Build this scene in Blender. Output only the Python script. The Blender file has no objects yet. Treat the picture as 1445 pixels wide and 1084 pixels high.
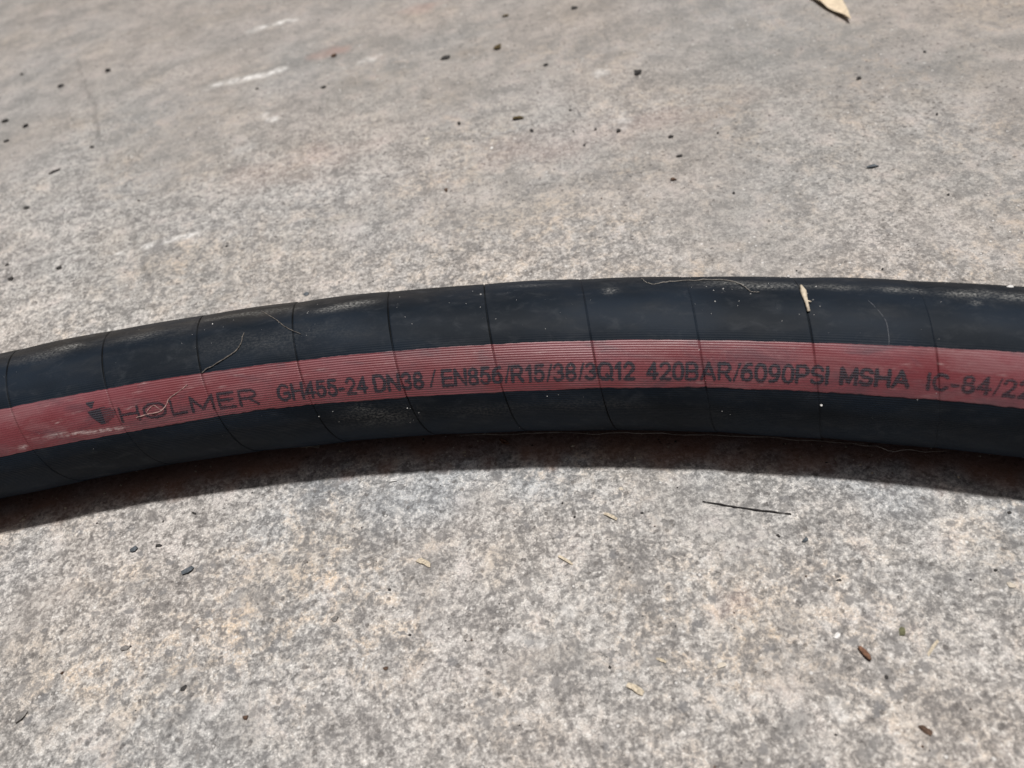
import bpy, bmesh, math, random
import numpy as np
from mathutils import Vector, Matrix

sc = bpy.context.scene
COL = sc.collection
R = math.radians

# ------------------------------------------------------------------ camera
PITCH, ROLL, CAM_H = 0.83707, -0.21858, 0.25539
cam_d = bpy.data.cameras.new("camera")
cam = bpy.data.objects.new("camera", cam_d)
COL.objects.link(cam)
fwd = Vector((0, math.cos(PITCH), -math.sin(PITCH)))
rt0 = Vector((1, 0, 0))
up0 = rt0.cross(fwd)
rt = math.cos(ROLL) * rt0 + math.sin(ROLL) * up0
up = -math.sin(ROLL) * rt0 + math.cos(ROLL) * up0
M = Matrix((rt, up, -fwd)).transposed().to_4x4()
M.translation = (0, 0, CAM_H)
cam.matrix_world = M
cam_d.sensor_width = 36.0
cam_d.lens = 1150 / 1445 * 36.0
cam_d.clip_start, cam_d.clip_end = 0.01, 100.0
cam_d.dof.use_dof = True
cam_d.dof.focus_distance = 0.312
cam_d.dof.aperture_fstop = 11.0
sc.camera = cam

# ------------------------------------------------------------------ light
SUN = Vector((0.059, 0.1115, 1.0)).normalized()          # towards the sun
elev = math.asin(SUN.z)
azim = math.atan2(SUN.x, SUN.y)
world = bpy.data.worlds.new("World")
sc.world = world
world.use_nodes = True
wn = world.node_tree
wn.nodes.clear()
sky = wn.nodes.new("ShaderNodeTexSky")
sky.sky_type = 'NISHITA'
sky.sun_disc = False
sky.sun_elevation = elev
sky.sun_rotation = azim
sky.air_density, sky.dust_density, sky.ozone_density = 0.15, 5.5, 0.0
bg = wn.nodes.new("ShaderNodeBackground")
bg.inputs["Strength"].default_value = 0.06
wo = wn.nodes.new("ShaderNodeOutputWorld")
wn.links.new(sky.outputs[0], bg.inputs[0])
wn.links.new(bg.outputs[0], wo.inputs[0])
sun_d = bpy.data.lights.new("sun", 'SUN')
sun_d.energy = 5.0
sun_d.angle = R(3.4)
sun_d.color = (1.0, 0.975, 0.945)
sun = bpy.data.objects.new("sun", sun_d)
COL.objects.link(sun)
sun.rotation_euler = SUN.to_track_quat('Z', 'Y').to_euler()
sun.location = (0.3, 0.6, 3)
sc.view_settings.view_transform = 'Standard'
sc.view_settings.look = 'None'
sc.view_settings.exposure = -0.53
sc.view_settings.gamma = 1.0
sc.view_settings.use_curve_mapping = False

# ------------------------------------------------------------------ helpers
random.seed(7)
rng = np.random.default_rng(11)


def tag(o, label=None, cat=None, group=None, kind=None):
    for k, v in (("label", label), ("category", cat), ("group", group), ("kind", kind)):
        if v:
            o[k] = v
    return o


def link(name, me, mat=None, parent=None):
    o = bpy.data.objects.new(name, me)
    COL.objects.link(o)
    if mat and me is not None:
        me.materials.append(mat)
    if parent:
        o.parent = parent
    return o


def mesh_np(name, V, F, smooth=True):
    me = bpy.data.meshes.new(name)
    me.from_pydata([tuple(v) for v in V], [], [tuple(f) for f in F])
    if smooth:
        me.shade_smooth()
    me.update()
    return me


class NT:
    """a small wrapper that writes node trees in a few words"""

    def __init__(self, name):
        self.m = bpy.data.materials.new(name)
        self.m.use_nodes = True
        self.t = self.m.node_tree
        self.b = self.t.nodes["Principled BSDF"]
        self.out = self.t.nodes["Material Output"]

    def n(self, typ, **kw):
        nd = self.t.nodes.new(typ)
        for k, v in kw.items():
            setattr(nd, k, v)
        return nd

    def set(self, sock, v):
        if isinstance(v, bpy.types.NodeSocket):
            self.t.links.new(v, sock)
        elif v is not None:
            if sock.type == 'RGBA' and len(v) == 3:
                v = (*v, 1)
            sock.default_value = v

    def math(self, op, a, b=None, c=None, clamp=False):
        nd = self.n("ShaderNodeMath", operation=op, use_clamp=clamp)
        for i, v in enumerate((a, b, c)):
            self.set(nd.inputs[i], v)
        return nd.outputs[0]

    def mix(self, fac, a, b, mode='MIX'):
        nd = self.n("ShaderNodeMix", data_type='RGBA', blend_type=mode)
        self.set(nd.inputs[0], fac)
        self.set(nd.inputs[6], a)
        self.set(nd.inputs[7], b)
        return nd.outputs[2]

    def noise(self, vec, scale, detail=4, rough=0.55, dist=0.0):
        nd = self.n("ShaderNodeTexNoise")
        self.set(nd.inputs["Vector"], vec)
        nd.inputs["Scale"].default_value = scale
        nd.inputs["Detail"].default_value = detail
        nd.inputs["Roughness"].default_value = rough
        nd.inputs["Distortion"].default_value = dist
        return nd.outputs["Fac"]

    def vor(self, vec, scale, feature='F1'):
        nd = self.n("ShaderNodeTexVoronoi", feature=feature)
        self.set(nd.inputs["Vector"], vec)
        nd.inputs["Scale"].default_value = scale
        return nd

    def step(self, v, lo, hi, a=0.0, b=1.0):
        nd = self.n("ShaderNodeMapRange", interpolation_type='SMOOTHSTEP')
        self.set(nd.inputs[0], v)
        for i, x in zip((1, 2, 3, 4), (lo, hi, a, b)):
            self.set(nd.inputs[i], x)
        return nd.outputs[0]

    def attr(self, name):
        return self.n("ShaderNodeAttribute", attribute_name=name).outputs["Fac"]

    def coord(self, which="Object"):
        return self.n("ShaderNodeTexCoord").outputs[which]

    def scale(self, vec, s):
        nd = self.n("ShaderNodeMapping")
        self.set(nd.inputs[0], vec)
        nd.inputs["Scale"].default_value = s
        return nd.outputs[0]

    def bump(self, h, dist, strength=1.0, normal=None):
        nd = self.n("ShaderNodeBump")
        nd.inputs["Strength"].default_value = strength
        nd.inputs["Distance"].default_value = dist
        self.set(nd.inputs["Height"], h)
        if normal:
            self.set(nd.inputs["Normal"], normal)
        return nd.outputs[0]

    def done(self, color, rough=0.8, normal=None, spec=0.4, **kw):
        self.set(self.b.inputs["Base Color"], color)
        self.set(self.b.inputs["Roughness"], rough)
        self.set(self.b.inputs["Specular IOR Level"], spec)
        if normal:
            self.set(self.b.inputs["Normal"], normal)
        for k, v in kw.items():
            self.set(self.b.inputs[k.replace("_", " ")], v)
        return self.m


# ------------------------------------------------------------------ concrete
def concrete_material():
    T = NT("concrete")
    P = T.coord()
    n_big = T.noise(P, 7.0, 4, 0.55)
    n_mid = T.noise(P, 26.0, 5, 0.6)
    n_mid2 = T.noise(T.scale(P, (1.0, 1.0, 1.0)), 55.0, 5, 0.65, 0.4)
    n_fine = T.noise(P, 640.0, 6, 0.70, 0.3)
    n_fine2 = T.noise(P, 240.0, 8, 0.70, 0.5)
    n_grain = T.noise(P, 1300.0, 3, 0.6)
    worn = T.attr("worn")                       # how far the paste has been scoured off
    tone = T.mix(T.step(n_big, 0.36, 0.64), (0.345, 0.318, 0.294), (0.322, 0.312, 0.298))
    tone = T.mix(T.step(n_mid, 0.54, 0.74, 0, 0.45), tone, (0.385, 0.338, 0.292))
    tone = T.mix(T.step(n_mid2, 0.52, 0.72, 0, 0.40), tone, (0.325, 0.280, 0.270))
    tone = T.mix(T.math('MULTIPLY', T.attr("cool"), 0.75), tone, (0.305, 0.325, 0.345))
    mott = T.math('ADD', T.math('MULTIPLY', n_fine, 0.50), T.math('MULTIPLY', n_fine2, 0.50))
    mott = T.math('ADD', mott, T.math('MULTIPLY', T.math('SUBTRACT', n_mid, 0.5), 0.10))
    mott = T.math('ADD', mott, T.math('MULTIPLY', T.math('SUBTRACT', n_mid2, 0.5), 0.25))
    m = T.step(mott, 0.445, 0.555)
    ramp = T.n("ShaderNodeValToRGB")
    ramp.color_ramp.elements[0].position = 0.405
    ramp.color_ramp.elements[0].color = (0.50, 0.50, 0.51, 1)
    ramp.color_ramp.elements[1].position = 0.615
    ramp.color_ramp.elements[1].color = (1.78, 1.77, 1.74, 1)
    for p_, c_ in ((0.445, 0.66), (0.478, 0.86), (0.508, 1.12), (0.55, 1.46)):
        e_ = ramp.color_ramp.elements.new(p_)
        e_.color = (c_, c_, c_, 1)
    T.set(ramp.inputs[0], mott)
    warm = T.math('MULTIPLY', T.step(T.noise(P, 110.0, 6, 0.75, 0.6), 0.42, 0.64), T.attr("beige"))
    tone = T.mix(T.math('MULTIPLY', warm, T.math('MULTIPLY_ADD', m, 0.7, 0.25)), tone, (0.425, 0.343, 0.260))
    rough_c = T.mix(1.0, T.mix(1.0, tone, (1.06, 1.06, 1.06), 'MULTIPLY'), ramp.outputs[0], 'MULTIPLY')
    crust = T.math('MULTIPLY', T.step(T.noise(P, 900.0, 4, 0.7, 0.6), 0.52, 0.62), T.step(mott, 0.47, 0.54))
    rough_c = T.mix(T.math('MULTIPLY', crust, 0.8), rough_c, (0.74, 0.725, 0.69))
    sandy = T.noise(P, 2300.0, 2, 0.7)
    rough_c = T.mix(T.step(sandy, 0.32, 0.68), T.mix(1.0, rough_c, (0.80, 0.80, 0.80), 'MULTIPLY'), T.mix(1.0, rough_c, (1.18, 1.18, 1.18), 'MULTIPLY'))
    streak = T.noise(T.scale(P, (9.0, 34.0, 1.0)), 1.0, 5, 0.62, 0.6)
    smear = T.math('ADD', T.math('MULTIPLY', streak, 0.5), T.math('MULTIPLY', n_mid2, 0.5))
    smooth_c = T.mix(T.step(mott, 0.40, 0.60), T.mix(1.0, tone, (0.86, 0.86, 0.87), 'MULTIPLY'), T.mix(1.0, tone, (1.10, 1.09, 1.08), 'MULTIPLY'))
    smooth_c = T.mix(T.step(smear, 0.38, 0.62), T.mix(1.0, smooth_c, (0.84, 0.84, 0.825), 'MULTIPLY'), T.mix(1.0, smooth_c, (1.12, 1.10, 1.085), 'MULTIPLY'))
    col = T.mix(worn, smooth_c, rough_c)
    # aggregate faces that show through the paste
    v1 = T.vor(T.mix(0.012, P, T.n("ShaderNodeTexNoise").outputs["Color"]), 165.0)
    vd = T.math('ADD', v1.outputs["Distance"], T.math('MULTIPLY', T.math('SUBTRACT', n_fine, 0.5), 0.8))
    sep = T.n("ShaderNodeSeparateColor")
    T.set(sep.inputs[0], v1.outputs["Color"])
    agg = T.math('MULTIPLY', T.step(vd, 0.22, 0.36, 1, 0), T.step(sep.outputs[0], 0.54, 0.58))
    aggc = T.mix(sep.outputs[1], (0.17, 0.17, 0.175), (0.30, 0.285, 0.27))
    col = T.mix(T.math('MULTIPLY', agg, T.math('MULTIPLY_ADD', worn, 0.6, 0.15)), col, aggc)
    v2 = T.vor(P, 330.0)
    sep2 = T.n("ShaderNodeSeparateColor")
    T.set(sep2.inputs[0], v2.outputs["Color"])
    pits = T.math('MULTIPLY', T.step(T.math('ADD', v2.outputs["Distance"], T.math('MULTIPLY', T.math('SUBTRACT', n_fine, 0.5), 0.5)), 0.14, 0.34, 1, 0), T.step(sep2.outputs[0], 0.62, 0.66))
    col = T.mix(T.math('MULTIPLY', pits, T.math('MULTIPLY_ADD', sep2.outputs[2], 0.55, 0.15)), col, (0.135, 0.125, 0.118))
    flecks = T.math('MULTIPLY', T.step(v2.outputs["Distance"], 0.10, 0.24, 1, 0), T.step(sep2.outputs[1], 0.90, 0.92))
    col = T.mix(T.math('MULTIPLY', flecks, 0.8), col, (0.72, 0.71, 0.69))
    col = T.mix(T.step(n_grain, 0.3, 0.7), T.mix(1.0, col, (0.86, 0.86, 0.86), 'MULTIPLY'), T.mix(1.0, col, (1.12, 1.12, 1.12), 'MULTIPLY'))
    # painted brown of the hose's shadow, then marks with a place of their own
    col = T.mix(T.math('MULTIPLY', T.attr("shadow_tint"), T.math('MULTIPLY_ADD', n_fine2, 0.5, 0.60), clamp=True), col, (0.36, 0.185, 0.12))
    brk = T.step(n_fine2, 0.36, 0.58)
    col = T.mix(T.math('MULTIPLY', T.attr("stain"), T.math('MULTIPLY_ADD', n_mid2, 0.8, 0.25), clamp=True), col, (0.13, 0.11, 0.088))
    col = T.mix(T.math('MULTIPLY', T.attr("rust"), T.math('MULTIPLY_ADD', n_fine2, 0.9, 0.1), clamp=True), col, (0.47, 0.25, 0.20))
    col = T.mix(T.math('MULTIPLY', T.attr("sand"), T.math('MULTIPLY', T.math('MULTIPLY_ADD', m, 0.75, 0.15), n_fine2), clamp=True), col, (0.56, 0.45, 0.33))
    col = T.mix(T.math('MULTIPLY', T.attr("slate"), T.math('MULTIPLY_ADD', n_fine2, 0.9, 0.25), clamp=True), col, (0.215, 0.212, 0.21))
    col = T.mix(T.math('MULTIPLY', T.attr("chalk"), T.math('MULTIPLY_ADD', brk, 0.75, 0.2), clamp=True), col, (0.80, 0.79, 0.77))
    col = T.mix(T.math('MULTIPLY', T.attr("crack"), T.math('MULTIPLY_ADD', brk, 0.8, 0.1), clamp=True), col, (0.10, 0.095, 0.09))
    h = T.math('ADD', T.math('MULTIPLY', mott, 0.9), T.math('MULTIPLY', n_grain, 0.12))
    h = T.math('SUBTRACT', h, T.math('MULTIPLY', pits, 0.55))
    h = T.math('SUBTRACT', h, T.math('MULTIPLY', T.attr("crack"), 0.8))
    return T.done(col, T.math('MULTIPLY_ADD', m, 0.2, 0.62), T.bump(h, 0.0011, 0.6), 0.35)


def vnoise(x, y, cell, seed):
    """smooth value noise on arrays"""
    g = np.random.default_rng(seed).random((256, 256))
    u, v = x / cell, y / cell
    i, j = np.floor(u).astype(int), np.floor(v).astype(int)
    fu, fv = u - i, v - j
    fu, fv = fu * fu * (3 - 2 * fu), fv * fv * (3 - 2 * fv)
    a = g[i % 256, j % 256]; b = g[(i + 1) % 256, j % 256]
    c = g[i % 256, (j + 1) % 256]; d = g[(i + 1) % 256, (j + 1) % 256]
    return (a * (1 - fu) + b * fu) * (1 - fv) + (c * (1 - fu) + d * fu) * fv


def graded(lo, hi, step, far_lo, far_hi):
    core = list(np.arange(lo, hi, step))
    s, p = step, lo
    left = []
    while p > far_lo:
        s *= 1.35; p -= s; left.append(p)
    s, p = step, core[-1]
    right = []
    while p < far_hi:
        s *= 1.35; p += s; right.append(p)
    return np.array(left[::-1] + core + right)


HR = 0.0285
S = np.linspace(-0.60, 0.62, 2441)
sk = np.clip(S, -0.16, 0.26)
kap = -1.19192 + 0.211 * sk + 2.88445 * sk ** 2
dS = S[1] - S[0]
TH = np.cumsum(kap) * dS
i0 = int(np.argmin(abs(S)))
TH += -0.16121 - TH[i0]
CX = np.cumsum(np.cos(TH)) * dS; CY = np.cumsum(np.sin(TH)) * dS
CX += -0.06295 - CX[i0]; CY += 0.23151 - CY[i0]




gx = graded(-0.42, 0.42, 0.0015, -6, 6)
gy = np.concatenate([graded(0.03, 0.45, 0.0015, -6, 0.451)[:-1], graded(0.4525, 0.90, 0.0025, 0.4525, 8)])
gy = np.unique(np.round(gy, 6))
GX, GY = np.meshgrid(gx, gy, indexing='xy')


def seg_dist(x, y, pts):
    d = np.full(x.shape, 9.0); tt = np.zeros(x.shape)
    for k, ((ax, ay), (bx, by)) in enumerate(zip(pts[:-1], pts[1:])):
        L = (bx - ax) ** 2 + (by - ay) ** 2
        t = np.clip(((x - ax) * (bx - ax) + (y - ay) * (by - ay)) / L, 0, 1)
        q = np.hypot(x - ax - t * (bx - ax), y - ay - t * (by - ay))
        s = q < d
        d = np.where(s, q, d); tt = np.where(s, (k + t) / (len(pts) - 1), tt)
    return d, tt


def blob(cx, cy, rx, ry, rot=0.0, soft=0.5, seed=1, cell=0.01):
    c, s = math.cos(rot), math.sin(rot)
    u = ((GX - cx) * c + (GY - cy) * s) / rx
    v = (-(GX - cx) * s + (GY - cy) * c) / ry
    d = np.hypot(u, v) + (vnoise(GX, GY, cell, seed) - 0.5) * 0.9
    return np.clip((1 - d) / soft, 0, 1)


def line(pts, w, seed=3, cell=0.012):
    d, t = seg_dist(GX + (vnoise(GX, GY, cell, seed) - 0.5) * 0.004, GY + (vnoise(GX, GY, cell, seed + 1) - 0.5) * 0.004, pts)
    fade = np.clip(np.minimum(t, 1 - t) * 9, 0, 1)
    return np.clip(1.4 - d / w, 0, 1) * fade * np.clip(1.9 * vnoise(GX, GY, cell * 0.5, seed + 2) * (0.35 + vnoise(GX, GY, 0.0025, seed + 3)) - 0.12, 0, 1)


chalk = np.maximum.reduce([
    line([(-0.1659, 0.5625), (-0.135, 0.564), (-0.1034, 0.564)], 0.0034, 3),
    1.0 * line([(-0.1402, 0.6388), (-0.118, 0.6435), (-0.0957, 0.6426)], 0.0036, 8),
    0.9 * line([(-0.2028, 0.3854), (-0.175, 0.389), (-0.1457, 0.3902)], 0.0022, 13),
    0.9 * line([(-0.0557, 0.194), (-0.0523, 0.1935)], 0.0006, 17),
    0.6 * blob(-0.1136, 0.4984, 0.005, 0.004, 0, 0.6, 5, 0.004),
    0.45 * blob(-0.119, 0.505, 0.006, 0.006, 0, 0.8, 6, 0.004),
    0.35 * blob(-0.13, 0.47, 0.010, 0.007, 0, 0.9, 7, 0.005),
    0.45 * blob(-0.0479, 0.5507, 0.009, 0.005, 0.3, 0.8, 8, 0.005),
    0.5 * blob(0.0945, 0.4660, 0.006, 0.006, 0, 0.8, 9, 0.004),
    0.45 * blob(0.0945, 0.4088, 0.006, 0.010, 0, 0.8, 10, 0.004),
    0.55 * blob(0.004, 0.126, 0.007, 0.004, 0.5, 0.8, 12, 0.003),
    0.5 * blob(-0.012, 0.118, 0.010, 0.004, -0.4, 0.9, 14, 0.003),
    0.5 * blob(0.0735, 0.075, 0.004, 0.004, 0, 0.7, 15, 0.002),
])
stain = np.maximum.reduce([
    0.55 * blob(0.017, 0.533, 0.028, 0.010, -0.45, 0.8, 21, 0.008),
    0.40 * blob(0.039, 0.525, 0.008, 0.005, -0.2, 0.6, 22, 0.005),
    0.8 * line([(-0.2395, 0.687), (-0.2304, 0.69), (-0.219, 0.688)], 0.0022, 24),
    0.35 * blob(-0.103, 0.428, 0.020, 0.006, -0.1, 0.8, 25, 0.006),
    0.25 * blob(0.16, 0.40, 0.05, 0.03, 0.2, 0.9, 26, 0.012),
    0.3 * blob(-0.09, 0.70, 0.07, 0.05, 0.2, 0.9, 27, 0.03),
    0.22 * blob(0.24, 0.40, 0.06, 0.06, 0.2, 0.9, 28, 0.02),
    0.20 * blob(-0.2, 0.78, 0.20, 0.10, 0.0, 0.9, 29, 0.05),
    0.22 * blob(0.12, 0.60, 0.14, 0.05, -0.4, 0.9, 30, 0.03),
    0.16 * blob(0.28, 0.33, 0.04, 0.05, -0.4, 0.9, 36, 0.02),
])
rust = np.maximum.reduce([
    0.55 * blob(-0.073, 0.575, 0.022, 0.008, 0.1, 0.9, 31, 0.008),
    0.40 * blob(-0.003, 0.615, 0.020, 0.010, 0.1, 0.9, 32, 0.008),
    0.20 * blob(-0.09, 0.44, 0.05, 0.02, 0.1, 0.9, 33, 0.012),
    0.25 * blob(0.055, 0.115, 0.010, 0.006, 0.1, 0.9, 34, 0.004),
    0.22 * blob(0.075, 0.40, 0.10, 0.02, 0.0, 0.9, 35, 0.015),
])
sand = np.maximum.reduce([
    0.75 * blob(-0.018, 0.148, 0.014, 0.010, 0.7, 0.9, 41, 0.005),
    0.55 * blob(-0.095, 0.165, 0.035, 0.016, 0.2, 1.0, 42, 0.006),
    0.70 * blob(-0.150, 0.121, 0.010, 0.006, 0.3, 0.8, 43, 0.005),
    0.55 * blob(0.063, 0.105, 0.022, 0.010, 0.1, 1.0, 44, 0.005),
    0.60 * blob(-0.160, 0.37, 0.03, 0.018, 0.2, 1.0, 45, 0.008),
    0.45 * blob(-0.118, 0.36, 0.022, 0.012, 0.2, 1.0, 46, 0.006),
    0.50 * blob(0.024, 0.345, 0.045, 0.022, 0.1, 1.0, 47, 0.010),
    0.55 * blob(0.318, 0.445, 0.03, 0.02, 0.0, 1.0, 48, 0.01),
    0.45 * blob(-0.36, 0.72, 0.05, 0.02, 0.2, 1.0, 49, 0.02),
    0.45 * blob(-0.185, 0.15, 0.015, 0.012, 0.2, 1.0, 50, 0.006),
    0.50 * blob(0.035, 0.185, 0.020, 0.010, 0.2, 1.0, 51, 0.005),
    0.35 * blob(0.10, 0.07, 0.020, 0.010, 0.2, 1.0, 52, 0.006),
])
slate = np.maximum.reduce([
    0.75 * blob(0.0592, 0.0748, 0.0055, 0.0045, 0.2, 0.4, 61, 0.003),
    0.75 * blob(0.0769, 0.0636, 0.0045, 0.0030, 0.2, 0.4, 62, 0.003),
    0.70 * blob(-0.1287, 0.1180, 0.0075, 0.0055, 0.2, 0.6, 63, 0.003),
    0.60 * blob(-0.172, 0.128, 0.010, 0.006, 0.4, 0.7, 64, 0.004),
    0.55 * blob(-0.1127, 0.158, 0.005, 0.004, 0.4, 0.6, 65, 0.003),
    0.55 * blob(-0.154, 0.172, 0.006, 0.004, 0.2, 0.6, 66, 0.003),
    0.22 * blob(0.000, 0.108, 0.030, 0.012, -0.3, 1.0, 67, 0.006),
    0.15 * blob(-0.055, 0.118, 0.030, 0.010, -0.3, 1.0, 68, 0.006),
    0.45 * blob(0.071, 0.106, 0.004, 0.004, 0, 0.6, 69, 0.002),
    0.45 * blob(0.030, 0.118, 0.005, 0.004, 0, 0.6, 70, 0.002),
])
crack = np.maximum(
    0.8 * line([(-0.287, 0.6973), (-0.2621, 0.6209), (-0.2395, 0.5541), (-0.2264, 0.5033), (-0.2096, 0.4594), (-0.1893, 0.4019), (-0.1805, 0.3752), (-0.1746, 0.3582), (-0.171, 0.345)], 0.0012, 71, 0.009),
    0.2 * line([(-0.325, 0.81), (-0.30, 0.735), (-0.287, 0.6973)], 0.0011, 75, 0.02))
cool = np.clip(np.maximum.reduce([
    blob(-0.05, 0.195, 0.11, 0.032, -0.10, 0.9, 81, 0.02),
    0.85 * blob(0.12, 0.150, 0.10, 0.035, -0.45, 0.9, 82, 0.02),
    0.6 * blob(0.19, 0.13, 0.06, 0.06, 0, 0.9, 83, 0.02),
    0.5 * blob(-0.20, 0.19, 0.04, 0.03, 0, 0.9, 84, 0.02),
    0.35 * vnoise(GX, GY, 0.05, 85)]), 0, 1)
worn = np.clip(1.0 - (GY + 0.40 * GX - 0.22) / 0.28 * 0.93 + (vnoise(GX, GY, 0.06, 91) - 0.5) * 0.6, 0.08, 1.0)
worn *= np.clip(1.05 - 0.35 * (vnoise(GX, GY, 0.022, 92) > 0.78), 0, 1)
beige = np.clip(np.maximum.reduce([
    blob(-0.12, 0.15, 0.09, 0.05, 0.2, 1.0, 111, 0.02), blob(0.06, 0.10, 0.06, 0.03, 0.1, 1.0, 112, 0.015), blob(0.03, 0.185, 0.05, 0.018, -0.1, 1.0, 113, 0.01),
    0.7 * blob(0.02, 0.33, 0.12, 0.06, -0.2, 1.0, 114, 0.02), 0.7 * blob(-0.15, 0.37, 0.07, 0.05, 0.0, 1.0, 115, 0.02), 0.9 * blob(-0.06, 0.13, 0.03, 0.02, 0.4, 1.0, 116, 0.01),
    0.75 * vnoise(GX, GY, 0.03, 117) ** 1.5]), 0, 1) * np.clip(1.6 - GY / 0.45, 0.25, 1)
GZ = (0.0007 * (vnoise(GX, GY, 0.09, 95) - 0.5) + 0.00045 * (vnoise(GX, GY, 0.012, 96) - 0.5)
      + 0.0003 * (vnoise(GX, GY, 0.0043, 97) - 0.5)) - 0.0006 * crack
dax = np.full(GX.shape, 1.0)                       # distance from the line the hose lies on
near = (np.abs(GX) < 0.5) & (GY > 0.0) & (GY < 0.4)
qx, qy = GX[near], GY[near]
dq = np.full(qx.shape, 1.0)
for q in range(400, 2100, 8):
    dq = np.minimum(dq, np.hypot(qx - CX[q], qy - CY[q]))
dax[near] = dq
shadow_tint = np.clip((0.0305 - dax) / 0.010 + (vnoise(GX, GY, 0.008, 101) - 0.5) * 1.1, 0, 1) * (0.75 + 0.25 * vnoise(GX, GY, 0.02, 102)) * (dax < 0.06)  # brown of the hose's shadow, painted into the concrete along its foot
ny, nx = GX.shape
me = bpy.data.meshes.new("concrete_ground")
idx = np.arange(nx * ny).reshape(ny, nx)
Fq = np.stack([idx[:-1, :-1], idx[:-1, 1:], idx[1:, 1:], idx[1:, :-1]], -1).reshape(-1, 4)
me.vertices.add(nx * ny)
me.vertices.foreach_set("co", np.stack([GX, GY, GZ], -1).ravel().astype(np.float32))
me.loops.add(Fq.size)
me.loops.foreach_set("vertex_index", Fq.ravel().astype(np.int32))
me.polygons.add(len(Fq))
me.polygons.foreach_set("loop_start", np.arange(0, Fq.size, 4, dtype=np.int32))
me.update(calc_edges=True)
me.shade_smooth()
for nm, a in (("chalk", chalk), ("stain", stain), ("rust", rust), ("sand", sand), ("slate", slate), ("crack", crack), ("cool", cool), ("worn", worn), ("shadow_tint", shadow_tint), ("beige", beige)):
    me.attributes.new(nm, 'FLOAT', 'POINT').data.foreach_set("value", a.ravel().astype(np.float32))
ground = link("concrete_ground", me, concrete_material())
tag(ground, "worn grey and cream concrete with white scuffs and a hairline crack", kind="structure")


def gz(x, y):
    i = min(max(int(np.searchsorted(gx, x)), 0), nx - 1)
    j = min(max(int(np.searchsorted(gy, y)), 0), ny - 1)
    return float(GZ[j, i])


# ------------------------------------------------------------------ the hose
def tube(s, deg, dr=0.0):
    """point on the hose: length s along it, angle deg (0 = front, 90 = top), dr above the skin"""
    s = np.asarray(s, float); deg = np.asarray(deg, float)
    x = np.interp(s, S, CX); y = np.interp(s, S, CY); t = np.interp(s, S, TH)
    a = np.radians(deg)
    rr = HR + dr
    nx_, ny_ = np.sin(t), -np.cos(t)             # points at the front side
    return np.stack([x + rr * np.cos(a) * nx_, y + rr * np.cos(a) * ny_, HR + rr * np.sin(a)], -1)


SEAM = np.array([-0.1210, -0.0836, -0.0465, -0.0093, 0.0274, 0.0639, 0.0996, 0.1364, 0.1733, 0.2107])
PW = 0.0369
SEAMS = np.concatenate([SEAM[0] - PW * np.arange(13, 0, -1), SEAM, SEAM[-1] + PW * np.arange(1, 12)])
NSE = len(SEAMS)


def helix(deg):
    d = np.asarray(deg, float) - 56.0
    core = np.clip(d, -110, 110)
    rest = d - core
    return -0.000085 * core - 0.000129 * rest


FR = np.array([0.0, 0.003, 0.007, 0.010, 0.014, 0.022, 0.04, 0.08] + list(np.arange(0.12, 0.93, 0.04)) + [0.95, 0.975, 0.990, 0.997])


SEAM_VIS = np.full((NSE, 3), 0.5)                      # upper rubber, stripe, lower rubber
SEAM_VIS[13:23] = [(1, .45, .3), (1, .5, .35), (.9, .75, .5), (.85, .8, .75), (1, .95, 1), (.85, .9, .7), (.35, .9, .95), (.2, .85, .2), (.5, .8, .15), (.12, .75, .10)]


def seam_vis(k, deg):
    v = SEAM_VIS[np.clip(np.asarray(k, int), 0, NSE - 1)]
    up = np.clip((np.asarray(deg, float) - 50) / 14, 0, 1)
    dn = np.clip((28 - np.asarray(deg, float)) / 10, 0, 1)
    w = 0.85 + 0.3 * np.sin(np.radians(deg) * 7 + np.asarray(k) * 2.1)
    return np.clip((v[..., 0] * up + v[..., 2] * dn + v[..., 1] * (1 - up - dn)) * w, 0, 1)


def skin(fr, deg, k):
    """radius offset of the cover at a fraction fr of turn k: the marks of the curing tape"""
    gr = np.interp(fr, [0, 0.003, 0.007, 0.010, 0.014, 0.022, 0.990, 0.997, 1.0], [-0.40, -0.50, -0.45, -0.12, 0.02, 0.04, 0.0, -0.04, -0.40])
    saw = 0.38 * (fr - 0.5) * (0.6 + 0.4 * np.sin(k * 1.3)) + 0.32 * np.sin(fr * 3.14159)
    amp = 0.75 + 0.5 * np.sin(k * 2.3 + np.radians(deg) * 1.5)
    depth = np.where(np.asarray(fr) > 0.5, seam_vis(np.asarray(k) + 1, deg), seam_vis(k, deg))
    return 0.001 * (gr * depth + saw * amp)


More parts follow.
